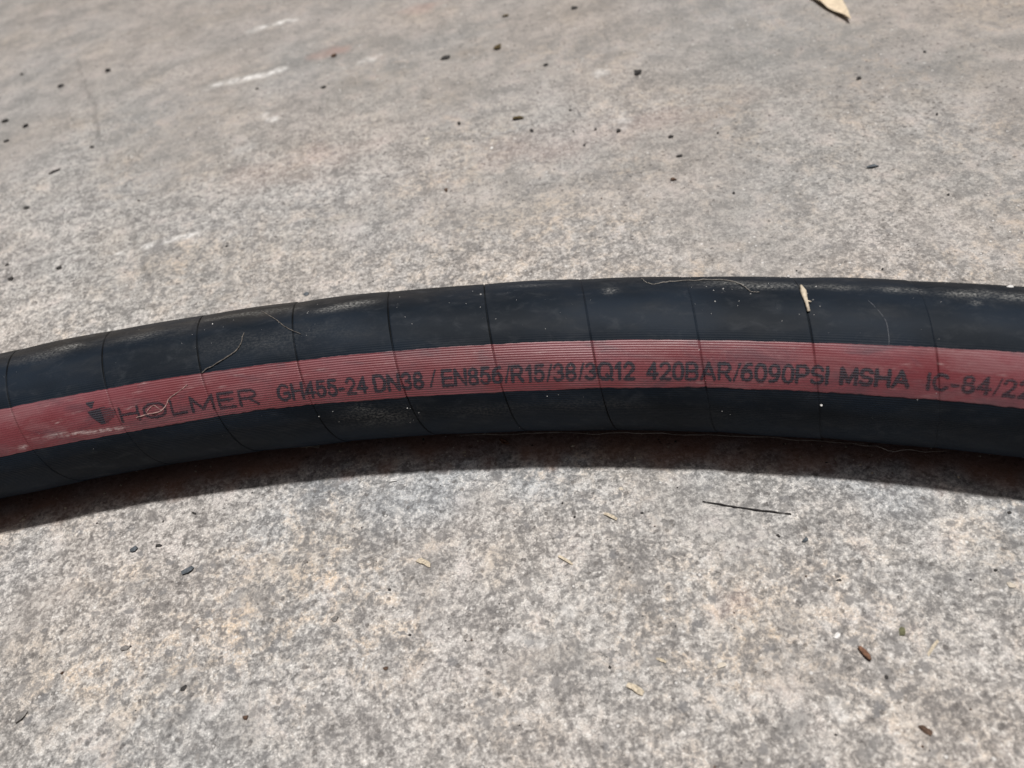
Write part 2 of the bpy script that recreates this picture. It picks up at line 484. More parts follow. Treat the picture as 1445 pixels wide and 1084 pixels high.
def wrapped(deg_list, dr, k0=0, k1=NSE - 1, edges=None):
    """mesh of a strip of the cover; columns follow the tape seams"""
    cols = []
    for k in range(k0, k1):
        for f in FR:
            cols.append((k + f, k, f))
    w = np.array([c[0] for c in cols]); kk = np.array([c[1] for c in cols]); ff = np.array([c[2] for c in cols])
    sb = np.interp(w, np.arange(NSE), SEAMS)
    nv = len(deg_list)
    D = np.tile(np.asarray(deg_list, float)[:, None], (1, len(w)))
    if edges:
        lo, hi = edges(sb)
        t = np.linspace(0, 1, nv)[:, None]
        D = lo[None, :] * (1 - t) + hi[None, :] * t
    Sx = sb[None, :] + helix(D)
    DR = skin(ff[None, :], D, kk[None, :]) + dr
    P = tube(Sx, D, DR)
    n = P.shape[1]
    ii = np.arange(nv * n).reshape(nv, n)
    Fc = np.stack([ii[:-1, :-1], ii[:-1, 1:], ii[1:, 1:], ii[1:, :-1]], -1).reshape(-1, 4)
    me = bpy.data.meshes.new("strip")
    me.from_pydata(P.reshape(-1, 3).tolist(), [], Fc.tolist())
    me.shade_smooth()
    uv = me.uv_layers.new(name="UVMap")
    U = np.stack([Sx, np.radians(D) * HR], -1).reshape(-1, 2)
    uv.data.foreach_set("uv", U[Fc.ravel()].ravel().astype(np.float32))
    me.update()
    return me, Sx, D


RIB = 0.00084


def rib_height(T, uvv, nz):
    ph = T.math('MULTIPLY_ADD', uvv, 2 * math.pi / RIB, T.math('MULTIPLY', nz, 1.6))
    return T.math('MULTIPLY_ADD', T.math('SINE', ph), 0.5, 0.5)


def uv_nodes(T):
    uv = T.coord("UV")
    sep = T.n("ShaderNodeSeparateXYZ")
    T.set(sep.inputs[0], uv)
    return uv, sep.outputs[0], sep.outputs[1]


def cover_material():
    T = NT("black_rubber")
    uv, u, v = uv_nodes(T)
    n1 = T.noise(T.scale(uv, (60, 160, 1)), 1.0, 5, 0.6)
    n2 = T.noise(T.scale(uv, (500, 900, 1)), 1.0, 4, 0.7)
    n3 = T.noise(T.scale(uv, (18, 40, 1)), 1.0, 3, 0.5)
    base = T.mix(T.step(n3, 0.35, 0.65), (0.0042, 0.0082, 0.0140), (0.0095, 0.0165, 0.0275))
    base = T.mix(T.step(n1, 0.45, 0.75, 0, 0.6), base, (0.020, 0.024, 0.030))
    n4 = T.noise(T.scale(uv, (110, 190, 1)), 1.0, 6, 0.72, 0.5)
    base = T.mix(T.math('MULTIPLY', T.step(n4, 0.50, 0.74), T.math('MULTIPLY_ADD', T.attr("film"), 1.0, 0.34), clamp=True), base, (0.050, 0.056, 0.065))
    film = T.math('MULTIPLY', T.attr("film"), T.math('MULTIPLY_ADD', n1, 0.9, 0.1), clamp=True)
    base = T.mix(film, base, (0.062, 0.053, 0.043))
    sm = T.math('MULTIPLY', T.attr("scuff"), T.math('MULTIPLY', T.step(n1, 0.30, 0.55), T.step(T.noise(T.scale(uv, (900, 1500, 1)), 1.0, 4, 0.7), 0.40, 0.66)), clamp=True)
    base = T.mix(sm, base, (0.36, 0.36, 0.345))
    sl = T.math('MULTIPLY', T.attr("seam"), 0.9)
    base = T.mix(sl, base, (0.006, 0.006, 0.006))
    rh = rib_height(T, v, n1)
    ribs = T.math('MULTIPLY', rh, T.math('MULTIPLY', T.attr("ribbed"), T.step(n3, 0.3, 0.6, 0.35, 1.0)))
    h = T.math('ADD', T.math('MULTIPLY', ribs, 0.7), T.math('MULTIPLY', n2, 0.35))
    nrm = T.bump(h, 0.00016, 0.8)
    return T.done(base, T.math('MULTIPLY_ADD', sm, 0.3, 0.60), nrm, 0.13)


def stripe_material():
    T = NT("red_stripe_rubber")
    uv, u, v = uv_nodes(T)
    n1 = T.noise(T.scale(uv, (60, 160, 1)), 1.0, 5, 0.6)
    n2 = T.noise(T.scale(uv, (500, 900, 1)), 1.0, 4, 0.7)
    n3 = T.noise(T.scale(uv, (22, 60, 1)), 1.0, 4, 0.6)
    base = T.mix(T.step(n3, 0.35, 0.68), (0.185, 0.040, 0.048), (0.228, 0.068, 0.082))
    base = T.mix(T.step(n1, 0.55, 0.8, 0, 0.6), base, (0.115, 0.052, 0.064))
    rh = rib_height(T, v, n1)
    rb = T.attr("ribbed")
    faded = T.math('MULTIPLY', T.step(T.noise(T.scale(uv, (38, 130, 1)), 1.0, 5, 0.7, 0.5), 0.46, 0.68), T.math('MULTIPLY_ADD', rb, -0.45, 0.75))
    base = T.mix(faded, base, (0.25, 0.115, 0.125))
    base = T.mix(T.math('MULTIPLY', T.step(rh, 0.35, 0.0), T.math('MULTIPLY', rb, 0.24)), base, (0.11, 0.022, 0.028))
    dust = T.math('MULTIPLY', T.step(n2, 0.5, 0.8), T.step(n1, 0.4, 0.7, 0.1, 0.5))
    base = T.mix(T.math('MULTIPLY', dust, 0.5), base, (0.50, 0.36, 0.34))
    base = T.mix(T.math('MULTIPLY', T.attr("seam"), 0.8), base, (0.06, 0.010, 0.012))
    base = T.mix(T.math('MULTIPLY', T.attr("scrape"), T.step(n2, 0.35, 0.6)), base, (0.75, 0.62, 0.60))
    smudge = T.noise(T.scale(uv, (45, 110, 1)), 1.0, 5, 0.65, 0.7)
    base = T.mix(T.math('MULTIPLY', T.step(smudge, 0.48, 0.70), 0.58), base, (0.085, 0.045, 0.058))
    h = T.math('ADD', T.math('MULTIPLY', T.math('MULTIPLY', rh, rb), 0.8), T.math('MULTIPLY', n2, 0.35))
    return T.done(base, T.math('MULTIPLY_ADD', n1, 0.25, 0.32), T.bump(h, 0.00016, 0.9), 0.55)


hose = link("hydraulic_hose", None)
hose.location = (-0.063, 0.2315, 0)
tag(hose, "thick black rubber hose with a printed red stripe lying across the concrete", "hose")
HINV = Matrix.Translation(-hose.location)


def hpart(name, me, mat):
    me.transform(HINV)
    return link(name, me, mat, hose)


cover_me, Sx, D = wrapped(np.linspace(-124, 236, 205), 0.0)


def paint(me, name, a):
    me.attributes.new(name, 'FLOAT', 'POINT').data.foreach_set("value", np.asarray(a, np.float32).ravel())


def hb(s, d, rs, rd, amp=1.0):
    return amp * np.exp(-((Sx - s) / rs) ** 2 - ((D - d) / rd) ** 2)


sc_ = np.zeros_like(Sx)
for s, d, rs, rd, a in ((-0.099, 101.6, 0.008, 4, 0.75), (-0.110, 98, 0.010, 6, 0.25), (-0.070, 98, 0.012, 5, 0.3), (0.007, 101, 0.009, 3.6, 0.75), (0.0125, 103.5, 0.006, 3.0, 0.8), (0.0023, 99, 0.006, 3, 0.6),
                        (0.076, 112, 0.008, 2.5, 0.35), (0.1054, 99.2, 0.0022, 3.2, 0.75), (0.146, 109, 0.010, 4, 0.55), (0.155, 104, 0.007, 3.5, 0.7), (0.1635, 106, 0.006, 4, 0.6),
                        (0.178, 106, 0.010, 3, 0.4), (0.183, 103, 0.004, 2.5, 0.5), (0.1985, 103.3, 0.006, 3.2, 0.65), (0.206, 104, 0.006, 3, 0.5), (0.220, 103.8, 0.007, 4.5, 0.9), (0.2255, 104, 0.007, 4.5, 0.9), (0.232, 103, 0.006, 4.2, 0.85),
                        (0.2385, 103, 0.006, 4.2, 0.8), (0.2225, 93, 0.0012, 2, 0.8), (0.2515, 102, 0.01, 4, 0.8), (0.0180, 6, 0.014, 8.5, 0.42), (0.0135, 14, 0.007, 5, 0.35), (0.06, 6, 0.02, 6, 0.14), (-0.02, 75, 0.03, 9, 0.10), (0.10, 8, 0.02, 6, 0.12), (-0.03, 108, 0.02, 4, 0.4)):
    sc_ = np.maximum(sc_, hb(s, d, rs, rd, a))
film_ = np.clip((D - 90) / 18, 0, 1) * np.clip((0.10 - Sx) / 0.12, 0.25, 1) * (D < 160)
fr_cols = np.tile(FR, NSE - 1)


def seam_mask(shape):
    m = np.interp(fr_cols, [0, 0.007, 0.012, 0.992, 0.998, 1], [1, 1, 0, 0, 0.5, 1])
    return np.broadcast_to(m[None, :], shape)


kcols = np.repeat(np.arange(NSE - 1), len(FR))
vis = seam_vis(np.broadcast_to((kcols + (fr_cols > 0.5))[None, :], D.shape), D)
paint(cover_me, "scuff", sc_)
paint(cover_me, "film", film_ * 0.8)
paint(cover_me, "seam", seam_mask(Sx.shape) * vis)
paint(cover_me, "ribbed", np.clip((66 - D) / 14, 0.06, 1) * np.clip((D + 30) / 20, 0, 1))
cover = hpart("rubber_cover", cover_me, cover_material())


def stripe_edges(s):
    n = lambda q, c: (np.interp((s * c) % 400, np.arange(401), np.random.default_rng(q).random(401)) - 0.5)
    hi = 56.3 + np.interp(s, [-0.13, 0.0, 0.1, 0.17, 0.24], [-0.7, -0.3, 0.4, 0.5, 2.2]) + 0.55 * n(1, 900) + 0.3 * n(5, 120)
    lo = np.interp(s, [-0.13, -0.085, -0.03, 0.02, 0.06, 0.14, 0.24], [20.8, 20.3, 22.8, 21.4, 21.6, 24.6, 24.2]) + 0.75 * n(2, 800) + 0.5 * n(6, 110)
    return lo, hi


stripe_me, Sx2, D2 = wrapped(np.linspace(0, 1, 34), 0.00007, 8, 27, stripe_edges)
kcols2 = np.repeat(np.arange(8, 27), len(FR))
vis2 = seam_vis(np.broadcast_to((kcols2 + np.tile(FR > 0.5, 19))[None, :], D2.shape), D2)
paint(stripe_me, "seam", np.tile(np.interp(FR, [0, 0.007, 0.012, 0.990, 0.997, 1], [1, 1, 0, 0, 0.5, 1]), 19)[None, :] * vis2)
Sx, D = Sx2, D2
scr = np.zeros_like(Sx)
for s, d, rs, rd, a in ((-0.1064, 29.0, 0.004, 1.0, 0.8), (-0.0984, 26.9, 0.006, 1.0, 0.9), (-0.0902, 25.5, 0.006, 1.0, 0.9), (-0.0847, 24.6, 0.004, 1.0, 0.9), (-0.1205, 24.5, 0.0015, 1.5, 0.8)):
    scr = np.maximum(scr, hb(s, d, rs, rd, a))
for q in range(60):
    s_, d_ = rng.uniform(-0.13, 0.25), rng.uniform(26, 55)
    scr = np.maximum(scr, hb(s_, d_, rng.uniform(0.0004, 0.003), 0.5, rng.uniform(0.15, 0.4)))
paint(stripe_me, "scrape", scr)
paint(stripe_me, "ribbed", np.interp(Sx2, [-0.14, -0.10, -0.055, -0.02, 0.10, 0.14, 0.17, 0.21], [0.25, 0.35, 0.75, 1.0, 0.95, 0.55, 0.40, 0.22]))
stripe = hpart("red_stripe", stripe_me, stripe_material())


# ---- bore and cut ends, far outside the picture
def lathe_tube(prof, n=48):
    V, Fc = [], []
    for (s, rr) in prof:
        for q in range(n):
            V.append(tube(s, 360 * q / n, rr - HR))
    for a in range(len(prof) - 1):
        for q in range(n):
            Fc.append((a * n + q, a * n + (q + 1) % n, (a + 1) * n + (q + 1) % n, (a + 1) * n + q))
    return mesh_np("bore", V, Fc)


plain = NT("plain_black_rubber").done((0.02, 0.02, 0.02), 0.7)
s_lo, s_hi = SEAMS[0] + 0.012, SEAMS[-2] - 0.012
hpart("inner_tube", lathe_tube([(s_lo, 0.0283)] + [(s, 0.019) for s in np.linspace(s_lo, s_hi, 90)] + [(s_hi, 0.0283)]), plain)


# ---- print on the stripe
def ink_material():
    T = NT("worn_black_ink")
    uv, u, v = uv_nodes(T)
    n1 = T.noise(T.scale(uv, (60, 160, 1)), 1.0, 5, 0.6)
    n2 = T.noise(T.scale(uv, (700, 1100, 1)), 1.0, 4, 0.7)
    n3 = T.noise(T.scale(uv, (160, 420, 1)), 1.0, 4, 0.6)
    rh = rib_height(T, v, n1)
    keep = T.math('ADD', T.math('MULTIPLY', rh, 0.30), T.math('ADD', T.math('MULTIPLY', n2, 0.55), T.math('MULTIPLY', n3, 0.6)))
    a = T.math('MULTIPLY', T.step(keep, 0.42, 0.78, 0.36, 0.96), T.step(T.attr("ink"), 0.05, 0.95))
    h = T.math('ADD', T.math('MULTIPLY', rh, 0.8), T.math('MULTIPLY', n2, 0.25))
    return T.done((0.030, 0.030, 0.042), 0.55, T.bump(h, 0.00016, 0.9), 0.4, Alpha=a)


INK = ink_material()


def arc(cx, cy, rx, ry, a0, a1, n=14):
    return [(cx + rx * math.cos(R(a0 + (a1 - a0) * q / n)), cy + ry * math.sin(R(a0 + (a1 - a0) * q / n))) for q in range(n + 1)]


def super_o(w, n=28):
    return [(w / 2 + w / 2 * math.copysign(abs(math.cos(t)) ** 0.8, math.cos(t)), 0.5 + 0.5 * math.copysign(abs(math.sin(t)) ** 0.8, math.sin(t))) for t in [2 * math.pi * q / n for q in range(n + 1)]]


# centre lines of the letters: advance width, strokes (the height is 1)
GLYPH = {
    "H": (0.72, [[(0, 0), (0, 1)], [(0.72, 0), (0.72, 1)], [(0, 0.52), (0.72, 0.52)]]),
    "O": (0.86, [super_o(0.86)]),
    "0": (0.56, [super_o(0.56)]),
    "Q": (0.84, [super_o(0.84), [(0.52, 0.28), (0.86, -0.04)]]),
    "L": (0.56, [[(0, 1), (0, 0), (0.56, 0)]]),
    "M": (0.84, [[(0, 0), (0, 1), (0.42, 0.12), (0.84, 1), (0.84, 0)]]),
    "E": (0.60, [[(0.60, 1), (0, 1), (0, 0), (0.62, 0)], [(0, 0.52), (0.55, 0.52)]]),
    "R": (0.68, [[(0, 0), (0, 1), (0.40, 1)] + arc(0.40, 0.74, 0.24, 0.26, 90, -90) + [(0, 0.48)], [(0.34, 0.48), (0.70, 0)]]),
    "P": (0.62, [[(0, 0), (0, 1), (0.36, 1)] + arc(0.36, 0.72, 0.25, 0.28, 90, -90) + [(0, 0.44)]]),
    "B": (0.66, [[(0, 0.5), (0, 1), (0.36, 1)] + arc(0.36, 0.76, 0.23, 0.24, 90, -90) + [(0, 0.52)], [(0, 0.52), (0.38, 0.52)] + arc(0.38, 0.26, 0.26, 0.26, 90, -90) + [(0, 0), (0, 0.52)]]),
    "D": (0.70, [[(0, 0), (0, 1), (0.32, 1)] + arc(0.32, 0.5, 0.38, 0.5, 90, -90) + [(0, 0)]]),
    "G": (0.80, [arc(0.41, 0.5, 0.41, 0.5, 42, 300, 20) + [(0.78, 0.14), (0.78, 0.46), (0.46, 0.46)]]),
    "C": (0.76, [arc(0.41, 0.5, 0.41, 0.5, 42, 318, 20)]),
    "N": (0.70, [[(0, 0), (0, 1), (0.70, 0), (0.70, 1)]]),
    "A": (0.82, [[(0, 0), (0.41, 1), (0.82, 0)], [(0.15, 0.32), (0.67, 0.32)]]),
    "S": (0.62, [arc(0.31, 0.75, 0.29, 0.25, 20, 270) + arc(0.31, 0.25, 0.31, 0.25, 90, -160)]),
    "I": (0.02, [[(0, 0), (0, 1)]]),
    "1": (0.34, [[(0.02, 0.74), (0.26, 1), (0.26, 0)]]),
    "2": (0.56, [arc(0.28, 0.72, 0.27, 0.28, 165, -35) + [(0.02, 0), (0.58, 0)]]),
    "3": (0.56, [arc(0.27, 0.75, 0.25, 0.25, 160, -90), arc(0.27, 0.26, 0.29, 0.26, 90, -160)]),
    "4": (0.60, [[(0.44, 0), (0.44, 1), (0, 0.30), (0.62, 0.30)]]),
    "5": (0.56, [[(0.52, 1), (0.12, 1), (0.04, 0.50)] + arc(0.27, 0.33, 0.29, 0.33, 130, -155)]),
    "6": (0.56, [arc(0.28, 0.31, 0.27, 0.31, 0, 360, 20), arc(0.42, 0.42, 0.41, 0.58, 80, 190)]),
    "9": (0.56, [arc(0.28, 0.69, 0.27, 0.31, 0, 360, 20), arc(0.14, 0.58, 0.41, 0.58, -100, 10)]),
    "8": (0.56, [arc(0.28, 0.76, 0.24, 0.24, 0, 360, 20), arc(0.28, 0.26, 0.28, 0.26, 0, 360, 20)]),
    "/": (0.30, [[(0, -0.02), (0.30, 1.02)]]),
    "-": (0.30, [[(0, 0.36), (0.30, 0.36)]]),
    " ": (0.12, []),
}


def word(body, s0, s1, d0, d1, d0b, d1b, half=0.085, gap=0.25, thin=0.055, load=1.0):
    """one printed word: a fine grid of cells kept where they lie within half a stroke of a letter's centre lines"""
    x, strokes = 0.0, []
    for ch in body:
        w, st = GLYPH[ch]
        hw = thin if ch == "/" else half
        strokes += [([(x + px, py) for px, py in s_], hw) for s_ in st]
        x += w + gap * (0.72 if ch in "/" else 1.0)
    tot = x - gap
    hmm = R(d1 - d0) * HR
    k = (s1 - s0 - 2 * half * hmm) / tot              # metres along the hose per unit of width
    cell = 0.00017
    nxx, nyy = int((s1 - s0) / cell) + 8, int(hmm / cell) + 6
    gxx = np.linspace(-4 * cell, s1 - s0 + 4 * cell, nxx + 1)
    gyy = np.linspace(-0.14, 1.14, nyy + 1)
    X, Y = np.meshgrid(gxx, gyy)
    sd = np.full(X.shape, 9.0)
    for st, hw in strokes:
        inset = half
        P2 = [(half * hmm + px * k, (inset + py * (1 - 2 * inset)) * hmm) for px, py in st]
        lo, hi = min(p[0] for p in P2) - 0.002, max(p[0] for p in P2) + 0.002
        c0, c1 = np.searchsorted(gxx, lo), np.searchsorted(gxx, hi)
        d, _ = seg_dist(X[:, c0:c1], Y[:, c0:c1] * hmm, P2)
        sd[:, c0:c1] = np.minimum(sd[:, c0:c1], d - hw * hmm)
    blur = 0.00024
    wob = (vnoise(X * 1.0 + s0 + 1, Y * hmm, 0.0006, 55) - 0.5) * 0.0004
    ink = np.clip(0.5 - (sd + wob) / blur * 0.5, 0, 1)
    keep = (ink[:-1, :-1] + ink[1:, :-1] + ink[:-1, 1:] + ink[1:, 1:]) > 0
    ii = np.arange(X.size).reshape(X.shape)
    Fc = np.stack([ii[:-1, :-1], ii[:-1, 1:], ii[1:, 1:], ii[1:, :-1]], -1)[keep]
    used, inv = np.unique(Fc, return_inverse=True)
    Fc = inv.reshape(Fc.shape)
    ink = ink * load
    x = X.ravel()[used] / (s1 - s0); y = Y.ravel()[used]
    s = s0 + (s1 - s0) * x
    d = (d0 * (1 - x) + d0b * x) * (1 - y) + (d1 * (1 - x) + d1b * x) * y
    return ink_mesh("lettering", s, d, Fc, ink.ravel()[used])


def ink_mesh(name, s, d, Fc, ink):
    wv = np.interp(s - helix(d), SEAMS, np.arange(NSE))
    kk = np.floor(wv)
    P = tube(s, d, skin(wv - kk, d, kk) + 0.00014)
    me = bpy.data.meshes.new(name)
    me.from_pydata(P.tolist(), [], Fc.tolist())
    U = np.stack([s, np.radians(d) * HR], -1)
    me.uv_layers.new(name="UVMap").data.foreach_set("uv", U[Fc.ravel()].ravel().astype(np.float32))
    paint(me, "ink", ink)
    me.shade_smooth(); me.update()
    return hpart(name, me, INK)


word("HOLMER", -0.0806, -0.0260, 28.2, 40.5, 26.7, 40.1, 0.095, 0.26, load=0.72)
word("GH455-24", -0.0186, 0.0166, 27.1, 40.7, 27.0, 40.1)
word("DN38", 0.0187, 0.0380, 27.0, 40.7, 27.3, 40.4)
word("/", 0.0400, 0.0424, 28.0, 40.9, 28.0, 40.9, 0.05, 0.25, 0.05)
word("EN856/R15/38/3Q12", 0.0447, 0.1149, 27.6, 40.7, 29.0, 42.3)
word("420BAR/6090PSI", 0.1186, 0.1792, 29.2, 42.3, 29.3, 42.5)
word("MSHA", 0.1824, 0.2041, 29.8, 42.5, 30.3, 42.7, 0.110, 0.28, load=0.80)
word("IC-84/22", 0.2089, 0.2393, 30.1, 42.3, 30.1, 42.3, 0.10, 0.28, load=0.66)



def emblem(s0, s1, d0, d1):
    """an inverted triangle over a pointed wedge with streaks trailing off to the side"""
    nxx, nyy = 74, 56
    X, Y = np.meshgrid(np.linspace(-0.05, 1.25, nxx), np.linspace(-0.05, 1.05, nyy))

    def inside(pts):
        m = np.full(X.shape, 9.0)
        for (ax, ay), (bx, by) in zip(pts, pts[1:] + pts[:1]):
            L = math.hypot(bx - ax, by - ay)
            m = np.minimum(m, ((bx - ax) * (Y - ay) - (by - ay) * (X - ax)) / L)
        return np.clip(0.5 + m / 0.05, 0, 1)
    ink = inside([(0.0, 0.99), (0.0, 0.93), (0.16, 0.73), (0.22, 0.73), (0.36, 0.99)])
    ink = np.maximum(ink, inside([(-0.02, 0.62), (0.10, 0.36), (0.40, 0.0), (0.60, 0.0), (0.54, 0.68)]))
    for q in range(8):
        y = 0.03 + q * 0.088
        x1 = (0.74, 0.88, 1.02, 1.10, 1.14, 1.12, 0.98, 0.74)[q]
        ink = np.maximum(ink, 0.75 * inside([(0.52, y), (x1, y), (x1 + 0.02, y + 0.05), (0.52, y + 0.05)]))
    keep = (ink[:-1, :-1] + ink[1:, :-1] + ink[:-1, 1:] + ink[1:, 1:]) > 0
    ii = np.arange(X.size).reshape(X.shape)
    Fc = np.stack([ii[:-1, :-1], ii[:-1, 1:], ii[1:, 1:], ii[1:, :-1]], -1)[keep]
    used, inv = np.unique(Fc, return_inverse=True)
    return ink_mesh("emblem", s0 + (s1 - s0) * X.ravel()[used], d0 + (d1 - d0) * Y.ravel()[used], inv.reshape(Fc.shape), ink.ravel()[used])


emblem(-0.0920, -0.0828, 30.4, 48.4)


# ------------------------------------------------------------------ small things
def simple(name, c, rough=0.8, var=0.25, scale=600, spec=0.3):
    T = NT(name)
    n = T.noise(T.coord(), scale, 4, 0.65)
    col = T.mix(T.step(n, 0.3, 0.7), tuple(x * (1 - var) for x in c), tuple(min(1, x * (1 + var)) for x in c))
    return T.done(col, rough, T.bump(n, 0.0003, 0.5), spec)


M_dark = simple("dark_grit", (0.045, 0.043, 0.042), 0.75, 0.5)
M_slate = simple("blue_grey_stone", (0.10, 0.115, 0.13), 0.7, 0.45)
M_grey = simple("grey_stone", (0.22, 0.21, 0.20), 0.8, 0.4)
M_olive = simple("olive_crumb", (0.10, 0.075, 0.035), 0.85, 0.45)
M_brown = simple("brown_crumb", (0.11, 0.068, 0.047), 0.8, 0.45)
M_pale = simple("pale_chip", (0.62, 0.56, 0.47), 0.75, 0.15)
M_white = simple("white_grain", (0.80, 0.79, 0.77), 0.5, 0.1)
M_straw = simple("dry_straw", (0.55, 0.48, 0.37), 0.8, 0.35, 1400)
M_wood = simple("split_wood", (0.62, 0.54, 0.42), 0.75, 0.2, 900)
M_fibre = simple("dead_rootlet", (0.15, 0.135, 0.12), 0.85, 0.6, 700)
M_pinkf = simple("pale_rootlet", (0.38, 0.25, 0.23), 0.85, 0.5, 700)
M_web = simple("dusty_cobweb", (0.24, 0.225, 0.205), 0.9, 0.3, 900)
M_hair = simple("pale_hair", (0.22, 0.23, 0.25), 0.6, 0.2, 900)
M_wire = simple("dark_twig", (0.035, 0.032, 0.033), 0.65, 0.5, 900)
M_leaf = simple("tan_leaf", (0.70, 0.59, 0.44), 0.75, 0.14, 260)
M_husk = simple("red_brown_husk", (0.20, 0.105, 0.065), 0.75, 0.5, 900)
M_sandgrain = simple("pale_sand_grain", (0.70, 0.665, 0.60), 0.6, 0.25, 300)
M_green = simple("moss_green", (0.15, 0.15, 0.085), 0.85, 0.35)


def stone(name, mat, x, y, size, label, cat, group=None, flat=0.6, elong=1.3, rot=None, z=None):
    """an angular crumb: a hull of a few random points, bevelled"""
    b = bmesh.new()
    n = 14
    for q in range(n):
        v = Vector((random.gauss(0, 1), random.gauss(0, 1), random.gauss(0, 1))).normalized() * random.uniform(0.8, 1.0)
        b.verts.new((v.x * elong, v.y, v.z * flat))
    r = bmesh.ops.convex_hull(b, input=b.verts[:])
    bmesh.ops.delete(b, geom=[g for g in r["geom_interior"] if isinstance(g, bmesh.types.BMVert)], context='VERTS')
    mz = min(v.co.z for v in b.verts)
    k = size / 2.0 / (0.5 + 0.5 * elong)
    for v in b.verts:
        v.co = Vector((v.co.x * k, v.co.y * k, (v.co.z - mz) * k))
    me = bpy.data.meshes.new(name)
    b.to_mesh(me); b.free()
    o = link(name, me, mat)
    o.location = (x, y, (gz(x, y) if z is None else z) - size * 0.04)
    o.rotation_euler = (0, 0, random.uniform(0, 6.28) if rot is None else rot)
    return tag(o, label, cat, group)


mm = 0.001
ST = [  # material, x, y, size mm, label, elongation, rotation
    (M_dark, -0.2436, 0.6259, 5.0, "round black pebble at far left, below the brown streak", 1.15, 0),
    (M_dark, -0.2780, 0.6172, 5.0, "dark flat pebble beside the far upper end of the crack", 1.5, 0),
    (M_dark, -0.3100, 0.5793, 5.0, "upper of two dark grit crumbs near the left picture edge", 1.5, 0.3),
    (M_dark, -0.2910, 0.5645, 5.2, "dark grit crumb right of the pair at the left edge", 1.6, 0.1),
    (M_dark, -0.2556, 0.4932, 6.4, "long thin dark crumb lying left of the crack", 3.0, 0.5),
    (M_dark, -0.2295, 0.3872, 4.0, "black square crumb near the hose at left, left of the faint white line", 1.2, 0.4),
    (M_dark, -0.2565, 0.3866, 4.2, "black crumb at the left edge just behind the hose", 1.5, 0.4),
    (M_slate, -0.0897, 0.3185, 3.3, "blue-black round crumb right behind the hose, left of centre", 1.25, 0),
    (M_brown, -0.0715, 0.5672, 4.9, "brown-black crumb on the pinkish stained concrete", 1.2, 0),
    (M_dark, -0.0794, 0.5255, 4.1, "dark crumb right of the white scuffs and left of the olive stain", 1.7, 0.3),
    (M_olive, 0.0395, 0.5269, 7.0, "olive-brown crumb at the right end of the dark stain", 1.8, 0.5),
    (M_dark, 0.0040, 0.5293, 6.6, "dark grey crumb under the left end of the olive stain", 1.7, 0.0),
    (M_dark, 0.1146, 0.4561, 7.2, "largest black pebble on the far concrete, beside a white spot", 1.6, 0.4),
    (M_olive, 0.0370, 0.4350, 6.6, "flat olive-brown crumb in the middle of the far concrete", 2.0, -0.3),
    (M_dark, 0.0426, 0.4188, 3.4, "small black crumb just right of the flat olive crumb", 1.2, 0),
    (M_dark, 0.0888, 0.3979, 4.4, "black crumb standing upright on the far concrete", 1.9, 1.3),
    (M_dark, 0.1129, 0.3638, 3.7, "middle one of three dark crumbs right of the upright one", 1.2, 0),
    (M_dark, 0.1141, 0.3821, 3.3, "upper one of three dark crumbs right of the upright one", 1.2, 0),
    (M_brown, 0.1043, 0.3442, 3.8, "lower one of three dark crumbs right of the upright one", 1.5, 0),
    (M_brown, -0.0124, 0.3792, 3.5, "lone reddish-brown crumb halfway between hose and far edge", 1.3, 0.6),
    (M_olive, 0.0514, 0.5710, 4.9, "dim brown crumb at the top, left of the topmost dark one", 1.2, 0),
    (M_dark, 0.0981, 0.5586, 5.2, "topmost dark crumb in the middle of the far concrete", 1.5, 0),
    (M_slate, 0.1978, 0.3192, 5.4, "blue-black oblong chip on the right half behind the hose", 2.0, -0.28),
    (M_dark, 0.2264, 0.3986, 3.7, "dark crumb between the oblong blue-black chip and the leaf", 1.5, 0),
    (M_slate, -0.1340, 0.1735, 4.6, "small blue-grey stone in front of the hose at left", 1.6, 0.3),
    (M_dark, -0.1471, 0.1877, 2.6, "black round crumb in front of the hose, above the blue-grey stone", 1.3, 0),
    (M_slate, -0.1567, 0.1885, 3.4, "blue-grey crumb nearest the shadow at left", 1.3, 0.2),
    (M_grey, -0.1538, 0.1473, 3.4, "grey oval pebble at lower left beneath the blue-grey stone", 1.6, 0),
    (M_grey, -0.0779, 0.1408, 2.8, "grey pebble with a pale rim at lower left of centre", 1.3, 0),
    (M_dark, -0.1305, 0.1277, 2.5, "dark crumb beside a smooth grey patch at lower left", 1.4, 0.6),
    (M_brown, -0.1081, 0.1128, 2.2, "round brown crumb near the bottom edge, left of centre", 1.05, 0),
    (M_grey, -0.1873, 0.1302, 4.4, "dark grey flake in the bottom left corner", 2.0, 0.9),
    (M_brown, -0.0612, 0.1188, 2.0, "reddish-brown crumb in the pale foreground, left of centre", 1.2, 0),
    (M_brown, 0.0943, 0.0652, 4.4, "long dark brown flake at bottom right", 3.0, -0.85),
    (M_slate, 0.0856, 0.1311, 2.6, "blue-black chip in front of the hose below the dark twig", 1.5, 0.3),
    (M_dark, 0.1535, 0.1250, 1.7, "tiny dark crumb at the right edge in front of the hose", 1.5, 0),
]
for m_, x, y, sz, lb, el, ro in ST:
    stone("pebble" if m_ in (M_grey, M_slate) else "grit_crumb", m_, x, y, sz * mm, lb, "pebble" if m_ in (M_grey, M_slate) else "crumb", None, 0.55, el, ro)

